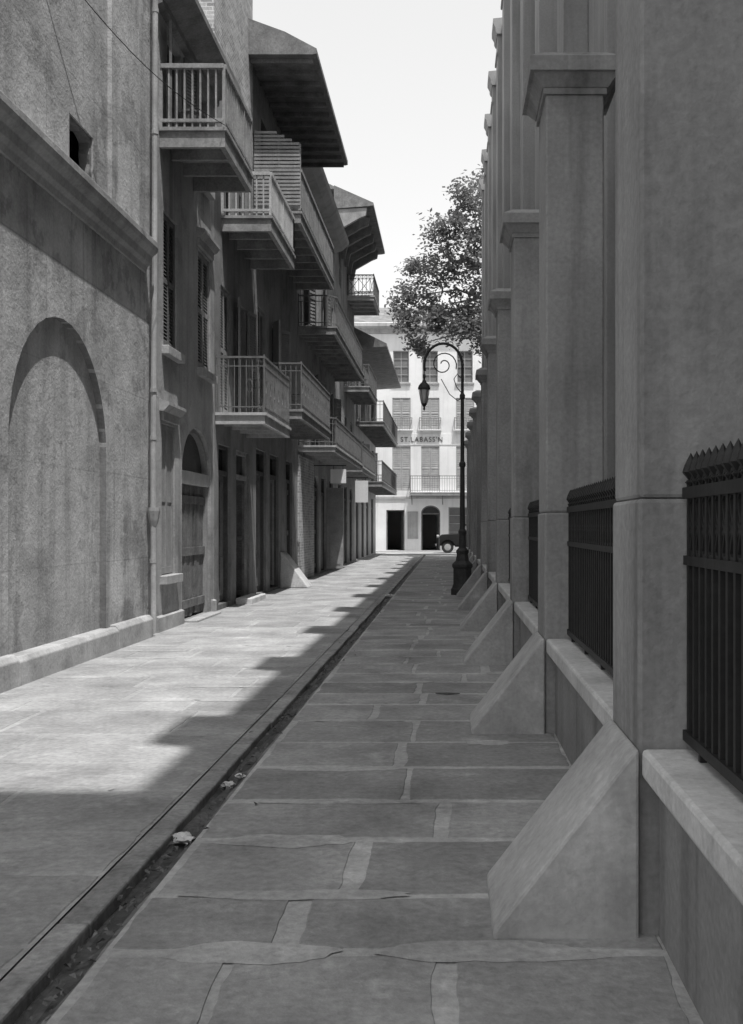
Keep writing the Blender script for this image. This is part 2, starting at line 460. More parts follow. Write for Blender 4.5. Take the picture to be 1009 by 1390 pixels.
MB().lathe([(.046, -.14), (.07, -.05), (.095, .08), (.095, .13)], FL.p(15.075, 1.75, .1), 8).build('pipe_hopper', M['metalp'], dp)

# ---------------- narrow stucco house B
winB = (15.85, 16.62, .85, 3.2, 0)
dB = (17.05, 19.12, .02, 3.32, .82)
w2a, w2b = (15.95, 16.75, 4.4, 6.5, 0), (18.15, 19.1, 4.4, 6.5, 0)
d3a, d3b = (16.15, 17.0, 7.7, 9.35, 0), (18.1, 18.9, 7.75, 9.35, 0)
B = left_building('stucco_house', 'narrow stucco house with an arched plank door and a high wooden balcony', 15.5, 19.4, 9.75, [winB, dB, w2a, w2b, d3a, d3b], 'plB')
window(B, FL, winB, 'shut', 'shutl', hood=True, lod=2); window(B, FL, w2a, 'shut', sill=True); window(B, FL, w2b, 'shut', 'shutl', hood=True)
window(B, FL, d3a, 'open', sill=False); window(B, FL, d3b, 'sash')
door(B, FL, dB, 'arched', 'doorm', bars=False, fm='shutl')
MB().fbox(FL, 17.2, 19.0, -.1, .04, .003, .22).build('doorstep', M['trim'], B, bevel=.015)
MB().prof(FL, [(-.01, 9.45), (.1, 9.5), (.1, 9.6), (.5, 9.72), (.5, 9.82), (-.01, 10.1)], 15.52, 19.38).build('eave', M['woode'], B)
low_roof(B, 15.52, 19.38, 10.05, .5)
for a, c in ((15.52, 17.02), (19.15, 19.38)): MB().prof(FL, [(-.01, -.1), (.05, -.1), (.05, .22), (-.01, .25)], a, c).build('plinth', M['trim'], B)
balcony(B, FL, 15.7, 17.9, 1.03, 7.69, 8.63, 'wood', 'wood', thick=.3, label='topmost wooden balcony with slim pickets')

# ---------------- house C: stucco below, brick above
cg1, cg2 = (19.75, 20.85, .1, 3.2, 0), (21.4, 22.8, .05, 3.2, 0)
c2a, c2b = (19.95, 20.8, 3.8, 6.3, 0), (21.5, 22.4, 3.8, 6.3, 0)
c3a, c3b = (20.1, 20.9, 7.65, 9.7, 0), (21.7, 22.5, 7.65, 9.7, 0)
Cb = left_building('brick_topped_house', 'tall house with a brick upper wall and two stacked balconies, beside the narrow stucco house', 19.4, 23.2, 9.9, [cg1, cg2, c2a, c2b, c3a, c3b], 'plC')
mb = MB(); facade(mb, FL, 19.404, 23.196, 9.903, 13.6, [], D=6.); mb.build('upper_wall', M['brick'], Cb)
door(Cb, FL, cg1, 'panel', 'doorm'); door(Cb, FL, cg2, 'leaf', 'doorm', fm='wood')
window(Cb, FL, c2a, 'shut', 'shutl', sill=False); window(Cb, FL, c2b, 'open', 'shutl', sill=False)
window(Cb, FL, c3a, 'shut', sill=False); window(Cb, FL, c3b, 'shut', sill=False)
balcony(Cb, FL, 19.96, 23.0, 1.0, 7.63, 8.45, 'wood', 'woodl', thick=.3, label='upper balcony with pale wooden pickets')
balcony(Cb, FL, 19.46, 22.55, .97, 3.76, 4.81, 'iron', 'iron2', 'woodl', thick=.22, brk=0, label='lower balcony with ornamental iron railing')
MB().fbox(FL, 21.3, 22.9, -.1, .12, .003, .35).build('doorstep', M['cope'], Cb, bevel=.02)
ch = MB().box(XW-1.3, XW-.35, 19.42, 20.3, 13.6, 15.0); ch.box(XW-1.38, XW-.27, 19.34, 20.38, 15.0, 15.15); ch.build('chimney', M['brick'], Cb)
low_roof(Cb, 20.4, 23.15, 13.6, 1.2)

# ---------------- house D with the deep eave
dg1, dg2 = (23.6, 24.9, .05, 3.4, 0), (25.4, 26.7, .05, 3.4, 0)
dg3 = (27.9, 29.0, .05, 3.4, 0)
d2 = [(23.8, 24.7, 4.3, 6.7, 0), (25.7, 26.6, 4.3, 6.7, 0), (28., 28.9, 4.3, 6.7, 0)]
d3 = [(24.2, 25.1, 8.8, 11.2, 0), (26., 26.9, 8.8, 11.2, 0), (28.1, 29., 8.8, 11.2, 0)]
Dh = left_building('deep_eaved_house', 'three storey house with a broad flat eave and a slatted balcony screen', 23.2, 30., 12.1, [dg1, dg2, dg3]+d2+d3, 'plC')
door(Dh, FL, dg1, 'panel', 'doorm'); door(Dh, FL, dg2, 'leaf', 'shutl'); door(Dh, FL, dg3, 'plank', 'doorm')
for i, o in enumerate(d2): window(Dh, FL, o, ('shut', 'open', 'shut')[i], 'shutl', sill=False)
for i, o in enumerate(d3): window(Dh, FL, o, ('sash', 'shut', 'shut')[i], sill=False)
MB().prof(FL, [(-.02, 12.0), (1.44, 12.0), (1.5, 12.02), (1.5, 12.13), (.8, 12.5), (-.02, 12.8)], 22.7, 29.7).build('eave', M['woode'], Dh)
for i in range(12): MB().fbox(FL, 22.9+i*.6, 22.97+i*.6, 11.9, 11.998, .01, 1.4).build('rafter', M['woode'], Dh)
low_roof(Dh, 22.9, 29.95, 12.75, 1.5)
bal = balcony(Dh, FL, 23.25, 29.9, 1.1, 8.72, 9.65, 'board', 'wood', thick=.26, label='upper balcony closed with upright boards')
s = MB()
for y in (.02, .55, 1.02): s.fbox(FL, 23.27, 23.33, 8.75, 10.55-.3*y, y, y+.05)
for i in range(20):
    z = 8.85+i*.085; dmax = min(1.06, 1.06-(z-10.2)*2.0 if z > 10.2 else 1.06)
    if dmax > .2: s.add([FL.p(23.25, z, .02), FL.p(23.25, z, dmax), FL.p(23.25, z+.055, dmax), FL.p(23.25, z+.055, .02), FL.p(23.272, z, .02), FL.p(23.272, z, dmax), FL.p(23.272, z+.055, dmax), FL.p(23.272, z+.055, .02)], MB.BF)
s.build('privacy_screen', M['wood'], bal)
balcony(Dh, FL, 23.3, 28.9, 1.12, 4.26, 5.3, 'iron', 'iron2', 'wood', thick=.22, brk=0, label='lower balcony with iron railing')
wg = MB().add([FL.p(26.9, 0, 0.003), FL.p(27.8, 0, .003), FL.p(27.8, 0, .75), FL.p(26.9, 0, .75), FL.p(26.95, .95, .003), FL.p(27.75, .95, .003), FL.p(27.75, .85, .12), FL.p(26.95, .85, .12)], MB.BF)
wg.build('wheel_guard', M['cope'], Dh, bevel=.03)

# ---------------- house E
eg = [(33.6, 34.9, .05, 3.3, .4), (35.6, 36.9, .05, 3.3, 0), (38., 39.2, .05, 3.3, 0)]
e2 = [(31., 32., 4.1, 6.5, 0), (33.5, 34.5, 4.1, 6.5, 0), (36, 37, 4.1, 6.5, 0), (38.4, 39.3, 4.1, 6.5, 0)]
e3 = [(31., 32., 7.6, 9.9, 0), (33.5, 34.5, 7.6, 9.9, 0), (36, 37, 7.6, 9.9, 0), (38.4, 39.3, 7.6, 9.9, 0)]
e4 = [(31.2, 32., 10.7, 11.9, 0), (33.5, 34.3, 10.7, 11.9, 0), (36, 36.8, 10.7, 11.9, 0)]
Eh = left_building('row_house', 'long house with two rounded iron balconies and a pale brick pier at street level', 30., 40., 12.4, eg+e2+e3+e4, 'plB')
MB().fbox(FL, 30.03, 33.3, -.1, 3.7, .004, .06).build('brick_pier', M['brick'], Eh)
door(Eh, FL, eg[0], 'plank', 'doorm'); door(Eh, FL, eg[1], 'leaf', 'shutl'); door(Eh, FL, eg[2], 'panel')
for i, o in enumerate(e2): window(Eh, FL, o, ('shut', 'open')[i % 2], 'shutl', sill=False, lod=0)
for i, o in enumerate(e3): window(Eh, FL, o, ('open', 'shut')[i % 2], sill=False, lod=0)
for i, o in enumerate(e4): window(Eh, FL, o, 'sash', lod=0)
MB().prof(FL, [(-.02, 12.2), (.3, 12.3), (.5, 12.5), (.55, 12.62), (-.02, 12.9)], 30.02, 39.98).build('eave', M['plD'], Eh)
low_roof(Eh, 30.02, 39.98, 12.85, 1.5)
MB().box(XW-1.6, XW-.8, 37.5, 38.5, 12.9, 15.1).box(XW-1.7, XW-.7, 37.4, 38.6, 15.1, 15.25).build('chimney', M['brick'], Eh)
balcony(Eh, FL, 30.05, 39.9, 1.15, 7.45, 8.35, 'iron2', 'iron2', 'wood', thick=.24, brk=0, rnd=.4, label='upper rounded iron balcony')
balcony(Eh, FL, 30.1, 39.8, 1.12, 3.98, 4.8, 'iron2', 'iron2', 'woodl', thick=.18, brk=0, rnd=.4, label='lower rounded iron balcony')
F2 = Frame(FL.p(36.95, 0, .03), V((.94, .35, 0)), V((.35, -.94, 0)))
dl = MB(); dl.fbox(F2, 0, .6, .1, 3.0, -.02, .02)
for z0, z1 in ((.25, 1.3), (1.5, 2.85)): dl.fbox(F2, .1, .5, z0, z1, .019, .035)
dl.build('door_leaf', M['shutl'], Eh)

# ---------------- house F
fg = [(41., 42.2, .05, 3.3, 0), (43.4, 44.6, .05, 3.3, 0), (45.8, 47., .05, 3.3, 0)]
f2 = [(41., 42., 4.2, 6.3, 0), (43.5, 44.5, 4.2, 6.3, 0), (46, 47, 4.2, 6.3, 0)]
f3 = [(41., 42., 7.6, 9.8, 0), (43.5, 44.5, 7.6, 9.8, 0), (46, 47, 7.6, 9.8, 0)]
f4 = [(41.3, 42.2, 11.3, 13., 0), (44.5, 45.4, 11.7, 13., 0)]
Fh = left_building('tall_bracketed_house', 'tall stucco house with a bracketed eave and a small balcony just beneath it', 40., 48., 13.9, fg+f2+f3+f4, 'plB')
for i, o in enumerate(fg): door(Fh, FL, o, ('panel', 'leaf', 'panel')[i], ('woodd', 'shutl', 'woodd')[i])
for i, o in enumerate(f2+f3+f4): window(Fh, FL, o, ('shut', 'sash')[i % 2], 'shutl', sill=False, lod=0)
MB().prof(FL, [(-.02, 13.85), (1.35, 13.95), (1.5, 13.98), (1.5, 14.08), (-.02, 14.75)], 39.7, 46.8).build('eave', M['woode'], Fh)
for i in range(6):
    y = 39.75+i*1.25
    MB().prof(FL, [(.003, 12.6), (.14, 12.6), (.25, 13.1), (.95, 13.5), (1.2, 13.6), (1.25, 13.9), (.003, 13.83)], y, y+.2).build('eave_bracket', M['wood'], Fh)
low_roof(Fh, 40.02, 47.98, 14.7, 1.5)
balcony(Fh, FL, 44.6, 47.9, 1.2, 11.6, 12.5, 'lattice', 'iron2', 'woodl', thick=.2, label='small lattice balcony close under the eave')
balcony(Fh, FL, 43.2, 47.8, 1.1, 7.5, 8.4, 'iron2', 'iron2', 'wood', thick=.24, label='middle iron balcony')
balcony(Fh, FL, 41., 47.8, 1.0, 4.0, 4.9, 'iron2', 'iron2', 'woodl', thick=.2, label='lower iron balcony')

# ---------------- house G
gg = [(48.9, 50.2, .05, 3.2, 0), (52., 53.3, .05, 3.2, 0), (55., 56.3, .05, 3.2, 0), (58.5, 60., .05, 3.2, 0)]
g2 = [(49.2, 50.2, 4.0, 5.9, 0), (52.2, 53.2, 4.0, 5.9, 0), (55.2, 56.2, 4.0, 5.9, 0), (58.6, 59.6, 4.0, 5.9, 0)]
g3 = [(49.2, 50.2, 6.8, 9.0, 0), (52.2, 53.2, 6.8, 9.0, 0), (55.2, 56.2, 6.8, 9.0, 0), (58.6, 59.6, 6.8, 9.0, 0)]
Gh = left_building('corner_house', 'lower stucco house at the far end of the alley, by the street corner', 48., 62., 10., gg+g2+g3, 'plD')
for i, o in enumerate(gg): door(Gh, FL, o, ('leaf', 'panel')[i % 2], ('shutl', 'woodd')[i % 2])
for i, o in enumerate(g2+g3): window(Gh, FL, o, ('shut', 'open')[i % 2], 'shutl', sill=False, lod=0)
MB().prof(FL, [(-.02, 9.9), (1.5, 10.0), (1.5, 10.14), (-.02, 10.9)], 48.02, 62.5).build('eave', M['woode'], Gh)
low_roof(Gh, 48.02, 62.4, 10.85, 1.4)
balcony(Gh, FL, 48.8, 61.9, 1.35, 6.6, 7.55, 'iron2', 'iron2', 'wood', thick=.24, label='upper iron balcony')
balcony(Gh, FL, 48.6, 61.9, 1.3, 3.75, 4.7, 'iron2', 'iron2', 'wood', thick=.26, label='lower iron balcony')

# hanging signs on the left row
for (y, z, d, wd, h, lab) in ((33.2, 3.45, .6, .5, .45, 'pale hanging signboard below the lower rounded iron balcony'), (40.3, 3.4, .75, .5, .85, 'tall pale hanging signboard just past the rounded iron balconies')):
    r = thing('hanging_sign', lab, 'sign', FL.p(y, z, .0))
    MB().fbox(FL, y-.02, y+.02, z-h, z, d, d+wd).build('board', M['plW'], r)
    k = MB(); k.bar(FL.p(y, z+.12, .0), FL.p(y, z+.12, d+wd), .015)
    for q in (.1, wd-.1): k.bar(FL.p(y, z-.01, d+q), FL.p(y, z+.12, d+q), .008)
    k.build('bracket', M['iron'], r)

# tub on the topmost balcony and overhead wire
t = thing('plant_tub', 'dark round tub standing on the topmost wooden balcony', 'tub', FL.p(16.0, 7.69, .42))
MB().lathe([(.15, 0.002), (.19, .12), (.2, .26), (.215, .28), (.215, .31), (.18, .31), (.17, .25), (0, .25)], FL.p(16.0, 7.69, .42), 14).build('pot', M['woodd'], t, smooth=False)
MB().tube([V((-4.4, 10.9, 7.85)).lerp(V((-3.42, 15.72, 7.72)), k/12)-V((0, 0, .25*math.sin(PI*k/12))) for k in range(13)], .006, 5).build('overhead_wire', M['iron'])
tag(bpy.data.objects['overhead_wire'], 'thin black wire strung across the stucco wall to the topmost balcony', 'wire')

# ------------------------------------------------------------------ church on the right
FR = Frame((1.95, 0, 0), (0, 1, 0), (-1, 0, 0))
church = thing('church', 'tall stucco church with pilasters rising behind the iron fence on the right', 'church', (8, 24, 0))
SP = 3.95
CY0 = -1.95
pil = [2.6+SP*k for k in range(-1, 13)]
wins = [(y+1.35, y+2.55+.35, 5.2, 12.5, .77) for y in pil[:-1]]
mb = MB(); facade(mb, FR, CY0, pil[-1]+.9, -.1, 17.9, wins, depth=.25, D=12); mb.build('wall', M['church'], church)
for o in wins: window(church, FR, o, 'sash', sill=True, lod=0)
for y in pil:
    pb = MB().fbox(FR, y, y+.85, -.1, 17.9, .003, .35).build('pilaster', M['church'], church, bevel=.01)
    MB().prof(FR, [(.003, 17.901), (.37, 17.901), (.42, 18.0), (.42, 18.1), (.5, 18.25), (.5, 18.4), (.003, 18.45)], y-.12, y+.97).build('capital', M['church'], pb)
    MB().prof(FR, [(.352, 17.2), (.4, 17.22), (.4, 17.3), (.352, 17.32)], y-.05, y+.9).build('astragal', M['church'], pb)
MB().prof(FR, [(-.3, 17.905), (.12, 17.905), (.2, 18.1), (.2, 18.2), (-.3, 18.24)], CY0, pil[-1]+.95).build('cornice', M['church'], church)
MB().prof(FR, [(-.3, 18.25), (-6, 20.3), (-12, 18.25)], CY0, pil[-1]+.9).build('roof', M['tile'], church)
YT = -2.0
MB().box(1.55, 9, YT-12, YT, -.1, 29.5).build('unseen_tower', M['church'], church)  # out-of-view block added and sized so its shadow covers the near-left paving

# ------------------------------------------------------------------ piers, low wall, iron fence
Y0 = 4.67
def make_pier():
    r = thing('masonry_pier', '', 'pier', (.97, Y0-.31, 0), 'stucco piers along the right side of the alley')
    MB().box(.75, 1.2, Y0-.62, Y0, 1.712, 4.96).build('shaft', M['pier'], r, bevel=.016)
    MB().box(.741, 1.209, Y0-.629, Y0+.009, -.1, 1.71).build('base', M['pier'], r, bevel=.016)
    c = MB()
    def ring(e, z0, z1, e2=None):
        e2 = e if e2 is None else e2
        c.add([(.75-e, Y0-.62-e, z0), (1.2+e, Y0-.62-e, z0), (1.2+e, Y0+e, z0), (.75-e, Y0+e, z0), (.75-e2, Y0-.62-e2, z1), (1.2+e2, Y0-.62-e2, z1), (1.2+e2, Y0+e2, z1), (.75-e2, Y0+e2, z1)], MB.BF)
    ring(.02, 4.95, 5.0); ring(.03, 4.999, 5.09, .1); ring(.13, 5.089, 5.2); ring(.13, 5.199, 5.27, .02)
    c.build('cap', M['pier'], r)
    pts = [(.17, -.05), (.17, .03), (.713, .725), (.738, .735), (.738, -.05)]
    f = MB(); ya, yb = Y0-.67, Y0
    f.add([(x, ya, z) for x, z in pts]+[(x, yb, z) for x, z in pts], [(0, 1, 2, 3, 4), (9, 8, 7, 6, 5)]+[(i, (i+1) % 5, 5+(i+1) % 5, 5+i) for i in range(5)])
    f.build('buttress', M['fin'], r, bevel=.016)
    return r
ords = ['nearest', 'second', 'third', 'fourth', 'fifth', 'sixth', 'seventh', 'eighth', 'ninth', 'tenth', 'eleventh']
p0 = make_pier()
NP = 11
for k in range(NP):
    p = p0 if k == 0 else copy_tree(p0)
    p.location.y = Y0-.31+SP*k
    p['label'] = ('nearest stucco pier with sloping buttress foot, cut off by the top of the picture' if k == 0 else
                  'second stucco pier from the camera, its wide cap showing at top right' if k == 1 else
                  '%s stucco pier from the camera along the iron fence' % ords[k])
def make_wall():
    a, b = Y0+.025, Y0+SP-.645
    r = thing('low_wall', '', 'wall', (.95, (a+b)/2, 0), 'low walls between the piers')
    MB().box(.82, 1.1, a, b, -.1, .619).build('wall', M['pier'], r)
    MB().box(.75, 1.14, a, b, .62, .735).build('coping', M['cope'], r, bevel=.018)
    return r
def make_fence():
    a, b = Y0+.03, Y0+SP-.65; x = .93
    r = thing('fence_panel', '', 'fence', (x, (a+b)/2, .735), 'iron fence panels between the piers')
    for z, h in ((.79, .02), (1.47, .018), (1.73, .022)):
        m = MB(); m.bar((x, a, z), (x, b, z), h); m.build('rail', M['iron'], r)
    n = 34; pal = MB(); fr = MB()
    ys = [a+.05+(b-a-.1)*i/n for i in range(n+1)]
    for i, y in enumerate(ys): pal.bar((x, y, .737 if i % 8 == 0 else .765), (x, y, 1.76), .013)
    pal.build('palings', M['iron'], r)
    for i in range(n):
        c = (ys[i]+ys[i+1])/2; rr = (ys[i+1]-ys[i])/2*.95
        for zc, rz in ((1.655, .06), (1.54, .05)):
            fr.tube([(x, c+rr*math.cos(t*PI/5), zc+rz*math.sin(t*PI/5)) for t in range(11)], .011, 4, False)
        fr.bar((x, c-rr, 1.48), (x, c+rr, 1.72), .007); fr.bar((x, c+rr, 1.48), (x, c-rr, 1.72), .007)
        fr.tube([(x, c-rr+2*rr*t/8, 1.735+.055*math.sin(PI*t/8)) for t in range(9)], .01, 4, False)
    fr.build('frieze', M['iron'], r)
    f0 = None
    for y in ys:
        if f0 is None:
            f = MB().lathe([(.014, 0), (.024, .012), (.011, .022), (.034, .05), (.024, .08), (.0005, .125)], (x, y, 1.76), 6)
            f0 = f.build('finial', M['iron'], r, loc=(0, y-(a+b)/2, 1.76-.735))
        else:
            o = f0.copy(); col.objects.link(o); o.location = (0, y-(a+b)/2, 1.76-.735)
    return r
w0, f0 = make_wall(), make_fence()
for k in range(-1, NP-1):
    w_ = w0 if k == -1 else copy_tree(w0); f_ = f0 if k == -1 else copy_tree(f0)
    yc = (Y0+.025+Y0+SP-.645)/2+SP*k
    w_.location.y = yc; f_.location.y = yc
    if k == -1:
        w_['label'] = 'low wall with pale coping at the right edge, on the near side of the nearest pier'
        f_['label'] = 'black iron fence panel at the right edge, on the near side of the nearest pier'
    else:
        w_['label'] = 'low wall with pale coping between the %s and %s piers' % (ords[k], ords[k+1])
        f_['label'] = 'black iron fence panel between the %s and %s piers' % (ords[k], ords[k+1])

# ------------------------------------------------------------------ pavements and gutter
GX0, GX1 = -1.46, -1.30
def blob(cx, cy, rx, ry, n=30):
    sd = random.uniform(0, 99); out = []
    for i in range(n):
        a = 2*PI*i/n
        f = 1+.35*mn.noise(V((math.cos(a)*1.3+sd, math.sin(a)*1.3, 0)))+.15*mn.noise(V((math.cos(a)*4, math.sin(a)*4+sd, 3)))
        out.append((cx+rx*f*math.cos(a), cy+ry*f*math.sin(a)))
    return out
def flags(name, x0, x1, y0, y1, rmin, rmax, wmin, wmax, gap, tones, mort, patches):
    mb = MB()
    mb.add([(x0, y0, -.002), (x1, y0, -.002), (x1, y1, -.002), (x0, y1, -.002)], [(0, 1, 2, 3)], mort)
    y = y0; rows = []
    while y < y1-.1:
        h = random.uniform(rmin, rmax); yb = min(y+h, y1)
        x = x0; off = random.uniform(-.4, .1); gy = gap*random.uniform(.6, 1.5)/2
        while x < x1-.05:
            w = random.uniform(wmin, wmax)+(off if x == x0 else 0); w = max(w, .45)
            xb = x+w
            if xb > x1-.4: xb = x1
            rows.append((x, y, xb-x))
            g = [gap*random.choice((.3, .5, .8, 1.2))/2, gap*random.choice((.3, .5, .8, 1.2))/2, gy, gap*random.uniform(.4, .9)/2]
            tn = random.choice(tones)*random.uniform(.95, 1.05)
            k = 12
            ex = [x+g[0], xb-g[1]]; ey = [y+g[2], yb-g[3]]
            sd = random.uniform(0, 200)
            def j(a, b): return .024*mn.noise(V((a*2.2+sd, b*2.2, sd)))+.012*mn.noise(V((a*9, b*9, sd)))
            out = []
            for i in range(k):
                a = ex[0]+(ex[1]-ex[0])*i/k; out.append((a+j(a, ey[0]), ey[0]+j(ey[0], a)))
            for i in range(k):
                b = ey[0]+(ey[1]-ey[0])*i/k; out.append((ex[1]+j(ex[1], b), b+j(b, ex[1])))
            for i in range(k):
                a = ex[1]-(ex[1]-ex[0])*i/k; out.append((a+j(a, ey[1]), ey[1]+j(ey[1], a)))
            for i in range(k):
                b = ey[1]-(ey[1]-ey[0])*i/k; out.append((ex[0]+j(ex[0], b), b+j(b, ex[0])))
            n = len(out); zt = .0012+random.uniform(0, .0014)
            cx, cy = (x+xb)/2, (y+yb)/2
            pts = [(a, b, -.0025) for a, b in out]+[(a+(cx-a)*.01, b+(cy-b)*.012, zt) for a, b in out]
            mb.add(pts, [tuple(range(n, 2*n))]+[(i, (i+1) % n, n+(i+1) % n, n+i) for i in range(n)], tn)
            x = xb
        y = yb
    zi = 0
    for (x, y, w) in rows:                 # old mortar spread flat over the joints
        if y < 2.5 or random.random() > patches: continue
        zi += 1
        rx = random.uniform(.15, .5)
        if x0+rx*1.4 > x1-rx*1.4: continue
        cx = min(max(x+random.uniform(.1, .9)*w, x0+rx*1.4), x1-rx*1.4)
        b = blob(cx, y+random.uniform(-.02, .02), rx, random.uniform(.05, .11))
        mb.add([(a, c, .0032+.00015*(zi % 8)) for a, c in b], [tuple(range(len(b)))], mort*random.uniform(.9, 1.02))
    o = mb.build(name, M['flag']); tag(o, kind='structure'); return o
flags('pavement_right', GX1, .82, -4, 60.5, .48, .88, .75, 1.4, .085, (.88, .95, 1., 1.05), 1.36, .65)
flags('pavement_left', XW-.02, GX0-.13, -4, 60.5, .55, 1.05, .7, 1.5, .05, (.94, 1., 1.04, 1.09), 1.17, .4)
k = MB(); y = -4
while y < 60.4:
    L = random.uniform(.8, 1.6); e = random.uniform(-.01, .01)
    k.box(GX0-.126, GX0+e, y+.004, min(y+L, 60.5)-.004, -.12, -.002+random.uniform(-.002, .002), random.uniform(1.6, 2.0)); y += L
tag(k.build('gutter_kerb', M['gut'], bevel=.012), kind='structure')
gm = MB()
xs = [(GX0, -.055), (GX0+.035, -.065), (GX0+.08, -.06), (GX0+.12, -.04), (GX1+.004, -.008)]
N_ = 200
grid = [[(x+random.gauss(0, .005)*(0 < i < 4), -4+64.5*r/N_, z+random.gauss(0, .006)) for i, (x, z) in enumerate(xs)] for r in range(N_+1)]
for r in range(N_):
    for i in range(4): gm.add([grid[r][i], grid[r][i+1], grid[r+1][i+1], grid[r+1][i]], [(0, 1, 2, 3)], random.uniform(.6, 1.1)*(1.4 if i == 3 else .7))
tag(gm.build('gutter_channel', M['gut']), kind='structure')
tag(MB().add([(-400, -400, -.16), (400, -400, -.16), (400, 600, -.16), (-400, 600, -.16)], [(0, 1, 2, 3)]).build('ground', M['earth']), kind='structure')
tag(MB().box(-60, 60, 60.52, 66., -.15, -.03).build('street', M['street']), kind='structure')
tag(MB().box(-60, 60, 66.01, 80., -.15, .02).build('street_pavement', M['street']), kind='structure')
# debris in the gutter
db = MB()
for i in range(700):
    y = 3+(abs(random.gauss(0, 1))*14); x = random.uniform(GX0+.02, GX1-.02)+(random.gauss(0, .1) if random.random() < .08 else 0)
    z = -.05+max(0, (x-GX0-.05))*.28+random.uniform(0, .025)
    if x > GX1 or x < GX0: z = .008
    s_ = random.uniform(.008, .026); a = random.uniform(0, PI)
    ca, sa = math.cos(a)*s_, math.sin(a)*s_
    db.quad((x-ca, y-sa, z), (x+sa*.5, y-ca*.5, z+random.uniform(0, .02)), (x+ca, y+sa, z+.004), (x-sa*.5, y+ca*.5, z+random.uniform(0, .02)))
tag(db.build('gutter_litter', M['litter']), 'scattered dry leaves and dirt lying along the stone gutter', 'litter', kind='stuff')
def paper(x, y, z, s, lab):
    bm = bmesh.new(); bmesh.ops.create_icosphere(bm, subdivisions=3, radius=s)
    sd_ = random.uniform(0, 50)
    for v in bm.verts:
        n_ = v.co.normalized(); f = .8+.55*mn.noise(n_*1.7+V((sd_, 0, 0)))+.35*abs(mn.noise(n_*4+V((0, sd_, 0))))
        v.co = n_*s*f; v.co.z *= .5; v.co.x *= 1.3
    me = bpy.data.meshes.new('crumpled_paper'); bm.to_mesh(me); bm.free(); me.materials.append(M['paper'])
    o = bpy.data.objects.new('crumpled_paper', me); col.objects.link(o); o.location = (x, y, z+s*.35); o.rotation_euler.z = random.uniform(0, 6)
    tag(o, lab, 'litter', 'scraps of paper in the gutter')
paper(-1.39, 5.4, -.05, .055, 'nearest crumpled white paper lying in the stone gutter')
paper(-1.40, 6.55, -.05, .042, 'small crumpled white paper in the gutter, second from the camera')
paper(-1.37, 6.75, -.04, .028, 'tiny white paper scrap in the gutter, third from the camera')
paper(-1.39, 24.0, -.05, .10, 'farthest white paper scrap in the gutter, near the street lamp')
tw = MB().tube([(-.13, 9.85, .012), (-.02, 9.8, .016), (.1, 9.83, .012)], [.006, .012, .005], 5)
tag(tw.build('fallen_twig', M['litter']), 'short dark twig lying on the flagstones near the third pier', 'twig')

# ------------------------------------------------------------------ street lamp
lx, ly = .31, 24.3
L = thing('street_lamp', 'tall iron street lamp with a crook arm and hanging lantern', 'street lamp', (lx, ly, 0))
bs = MB(); bs.lathe([(.29, 0.003), (.29, .13), (.26, .17), (.25, .2), (.23, .26), (.23, .62), (.26, .66), (.26, .72), (.17, .8), (.14, .95), (.16, 1.0), (.16, 1.04), (.1, 1.1)], (lx, ly, 0), 8)
bs.build('base', M['irong'], L)
sh = MB(); sh.lathe([(.09, 1.1), (.075, 1.4), (.10, 1.45), (.10, 1.5), (.065, 1.55), (.055, 3.0), (.08, 3.03), (.08, 3.1), (.05, 3.14), (.042, 4.6), (.065, 4.64), (.065, 4.7), (.038, 4.75), (.032, 5.3), (.026, 5.35), (.04, 5.42), (.0, 5.55)], (lx, ly, 0), 12)
sh.build('shaft', M['irong'], L, smooth=False)
r_ = .45; cz = 5.4; cx = lx-r_
ar = MB(); ar.tube([(lx, ly, 4.7), (lx, ly, 5.1)]+[(cx+r_*math.cos(R(a)), ly, cz+r_*1.15*math.sin(R(a))) for a in range(0, 196, 13)], .032, 8)
ar.build('crook_arm', M['irong'], L)
scv = MB()
scv.tube([(cx+(.32-.26*a/540)*math.cos(R(a-20)), ly, cz+.02+(.32-.26*a/540)*math.sin(R(a-20))) for a in range(0, 541, 20)], .015, 6)
scv.tube([(lx-.02, ly, 4.75), (lx-.14, ly, 4.9), (lx-.2, ly, 5.08), (lx-.12, ly, 5.2), (lx-.03, ly, 5.1)], .012, 6)
scv.tube([(lx-.05, ly, 4.62), (lx-.1, ly, 4.56), (lx-.3, ly, 4.72), (cx-.05, ly, 5.08)], .011, 6)
for a in range(20, 180, 20):
    ca, sa = math.cos(R(a)), math.sin(R(a))
    scv.tube([(cx+(r_+.02)*ca, ly, cz+(r_+.02)*1.15*sa), (cx+(r_+.07)*math.cos(R(a+5)), ly, cz+(r_+.07)*1.15*math.sin(R(a+5))), (cx+(r_+.06)*math.cos(R(a+13)), ly, cz+(r_+.06)*1.15*math.sin(R(a+13)))], .009, 5)
scv.build('scrollwork', M['irong'], L)
hx = cx-r_
ln = MB(); ln.lathe([(.012, 5.3), (.016, 5.2), (.035, 5.18), (.035, 5.12), (.02, 5.08), (.06, 5.0), (.125, 4.93), (.15, 4.87), (.15, 4.84), (.09, 4.84)], (hx, ly, 0), 12)
ln.lathe([(.07, 4.5), (.05, 4.46), (.02, 4.42), (.026, 4.38), (.0, 4.32)], (hx, ly, 0), 12)
for a in range(0, 360, 60): ln.bar((hx+.13*math.cos(R(a)), ly+.13*math.sin(R(a)), 4.84), (hx+.07*math.cos(R(a)), ly+.07*math.sin(R(a)), 4.5), .005)
lno = ln.build('lantern', M['irong'], L)
MB().lathe([(.064, 4.502), (.095, 4.63), (.115, 4.8), (.113, 4.838)], (hx, ly, 0), 12).build('globe', M['lampgl'], lno, smooth=True)

